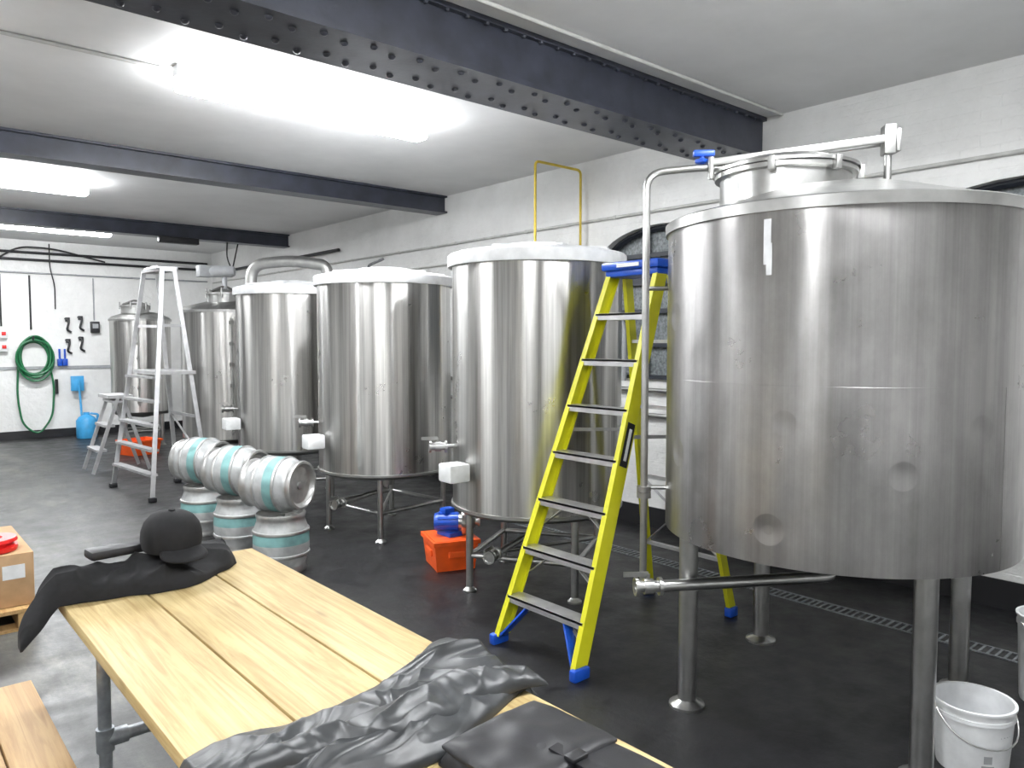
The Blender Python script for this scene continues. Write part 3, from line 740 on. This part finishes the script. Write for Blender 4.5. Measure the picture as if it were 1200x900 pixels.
# ------------------------------------------------------------------ buckets
def bucket(name, x, y, r, h, lab=True):
    R = root(name, (x, y, 0)); bm = bmesh.new()
    bm_lathe(bm, [(0, .0), (r*.84, .0), (r*.86, .01), (r*.965, h-.05), (r*1.0, h-.05), (r*1.0, h-.035), (r*.975, h-.035), (r*.98, h-.008), (r*1.03, h-.008), (r*1.03, h), (r*.95, h), (r*.82, .01), (0, .01)], 56, T(x, y, 0))
    finish(bm, 'pail', M_wplast, R)
    bm = bmesh.new(); pts = []
    for k in range(17):
        a = math.pi*k/16; pts.append((x+r*1.03*math.cos(a), y-r*1.02*math.sin(a)*.75-.01, h-.03-.10*math.sin(a)))
    R2 = Matrix.Rotation(-.7, 3, 'Z'); c = Vector((x, y, 0)); pts = [c+R2 @ (Vector(p)-c) for p in pts]
    q2 = []
    for p in pts:
        d = Vector((p.x-x, p.y-y))
        if d.length < r*1.05: d = d.normalized()*r*1.05
        q2.append((x+d.x, y+d.y, p.z))
    bm_tube(bm, q2, .003, 8); finish(bm, 'wire_handle', M_steel, R)
    if lab:
        bm = bmesh.new()
        for za, zb, a0, a1 in ((.07, .10, 215, 228), (.05, .062, 212, 232), (.17, .19, 240, 262)):
            vs = []
            for zz in (za, zb): vs.append([bm.verts.new((x+(r*(.863+.1*zz/h)+.002)*math.cos(math.radians(a)), y+(r*(.863+.1*zz/h)+.002)*math.sin(math.radians(a)), zz)) for a in [a0+(a1-a0)*k/6 for k in range(7)]])
            for k in range(6): bm.faces.new((vs[0][k], vs[0][k+1], vs[1][k+1], vs[1][k]))
        finish(bm, 'printing', M_grey, R)
bucket('white_bucket', 3.235, .985, .143, .265); bucket('white_bucket', 4.08, .93, .14, .40, False)

# ------------------------------------------------------------------ back wall gear
R = root('green_hose', (2.28, 14.9, 1.36)); bm = bmesh.new()
for k in range(7):
    rx, rz = .24+random.uniform(-.04, .04), .34+random.uniform(-.06, .05); ox, oz = random.uniform(-.02, .02), random.uniform(-.04, .02)
    bm_tube(bm, [(2.28+ox+rx*math.cos(2*math.pi*t/40), YB-.05-.018*k+.004*math.sin(t), 1.38+oz+rz*math.sin(2*math.pi*t/40)) for t in range(40)], .016, 8, closed=True)
bm_tube(bm, [(2.05, YB-.06, 1.3), (2.02, YB-.07, .7), (2.08, YB-.1, .25), (2.3, YB-.12, .06), (2.52, YB-.1, .35), (2.56, YB-.08, .9), (2.5, YB-.07, 1.25)], .016, 8, .25)
finish(bm, 'coil', M_green, R)
bm = bmesh.new(); bm_tube(bm, [(2.26, YB-.005, 1.68), (2.26, YB-.2, 1.68), (2.26, YB-.2, 1.74)], .015, 8, .02)
bm_tube(bm, [(2.6, YB-.05, .75), (2.6, YB-.05, 1.0)], .025, 8); finish(bm, 'hook', M_black, R)
conduit('wall_cable', [(2.26, YB-.015, 1.85), (2.26, YB-.015, 2.76)], .014, M_black)
R = root('wall_rail', (2.5, YB-.02, 1.2)); mkbox('rail', (1.6, YB-.012, 1.2), (4.2, .022, .05), M_grey, R)
def gadget(name, pts, r, mat, extra=None):
    R = root(name, pts[0]); bm = bmesh.new(); bm_tube(bm, pts, r, 8, .03)
    if extra: bm_box(bm, extra[0], extra[1], None, .006)
    finish(bm, 'body', mat, R)
for xx, z in ((2.80, 1.95), (3.0, 1.98), (2.80, 1.58), (3.0, 1.62)):
    gadget('hanging_clamp', [(xx-.04, YB-.03, z+.1), (xx+.02, YB-.06, z+.05), (xx-.02, YB-.06, z-.1), (xx+.05, YB-.04, z-.14)], .018, M_black, ((xx, YB-.03, z+.08), (.07, .05, .07)))
for xx in (2.66, 2.74): gadget('blue_brush', [(xx, YB-.05, 1.52), (xx, YB-.05, 1.35)], .016, M_blue, ((xx, YB-.06, 1.29), (.075, .05, .12)))
R = root('switch_box', (3.22, YB-.05, 1.9)); mkbox('case', (3.22, YB-.05, 1.9), (.14, .09, .2), M_black, R, .01); mkbox('face', (3.22, YB-.098, 1.92), (.09, .006, .08), M_grey, R)
for z in (1.78, 1.56):
    R = root('isolator_switch', (1.84, YB-.05, z)); mkbox('case', (1.84, YB-.05, z), (.16, .09, .16), M_wpaint, R, .01); mkbox('switch', (1.86, YB-.10, z), (.06, .02, .06), M_red, R, .005)
conduit('wall_cable', [(1.84, YB-.015, 1.9), (1.84, YB-.015, 2.76)], .014, M_black)
conduit('wall_cable', [(3.22, YB-.015, 2.02), (3.22, YB-.015, 2.76)], .012, M_grey)
gadget('light_blue_shovel', [(2.92, 14.85, 1.0), (2.94, 14.8, .35)], .018, M_lblue, ((2.90, 14.86, .92), (.2, .04, .26)))
R = root('blue_jug', (2.95, 14.5, 0)); bm = bmesh.new()
bm_lathe(bm, [(0, 0), (.15, 0), (.16, .02), (.16, .30), (.12, .36), (.05, .40), (.05, .44), (0, .44)], 28, T(2.95, 14.5, 0)); bm_tube(bm, [(3.0, 14.48, .42), (3.12, 14.45, .40), (3.1, 14.46, .28)], .018, 8, .03)
finish(bm, 'jug', M_lblue, R)
R = root('orange_tub', (3.1, 11.9, 0)); bm = bmesh.new(); tub(bm, 3.1, 11.9, .45, .4, .22, Matrix.Rotation(.3, 3, 'Z')); finish(bm, 'tub', M_orange, R, smooth=False)

# ------------------------------------------------------------------ world, camera
w = bpy.data.worlds.new('world'); S.world = w; w.use_nodes = True
w.node_tree.nodes['Background'].inputs[0].default_value = (.6, .65, .7, 1); w.node_tree.nodes['Background'].inputs[1].default_value = .3
cam = bpy.data.cameras.new('camera'); co = bpy.data.objects.new('camera', cam); S.collection.objects.link(co)
cam.sensor_width = 36; cam.lens = 26.55; cam.clip_start = .05
co.location = (0, 0, 1.65); p = math.radians(3.23); a = math.radians(41)
d = Vector((math.sin(a)*math.cos(p), math.cos(a)*math.cos(p), -math.sin(p)))
co.rotation_euler = d.to_track_quat('-Z', 'Y').to_euler()
S.camera = co
S.view_settings.view_transform = 'Standard'
S.view_settings.exposure = 0.30
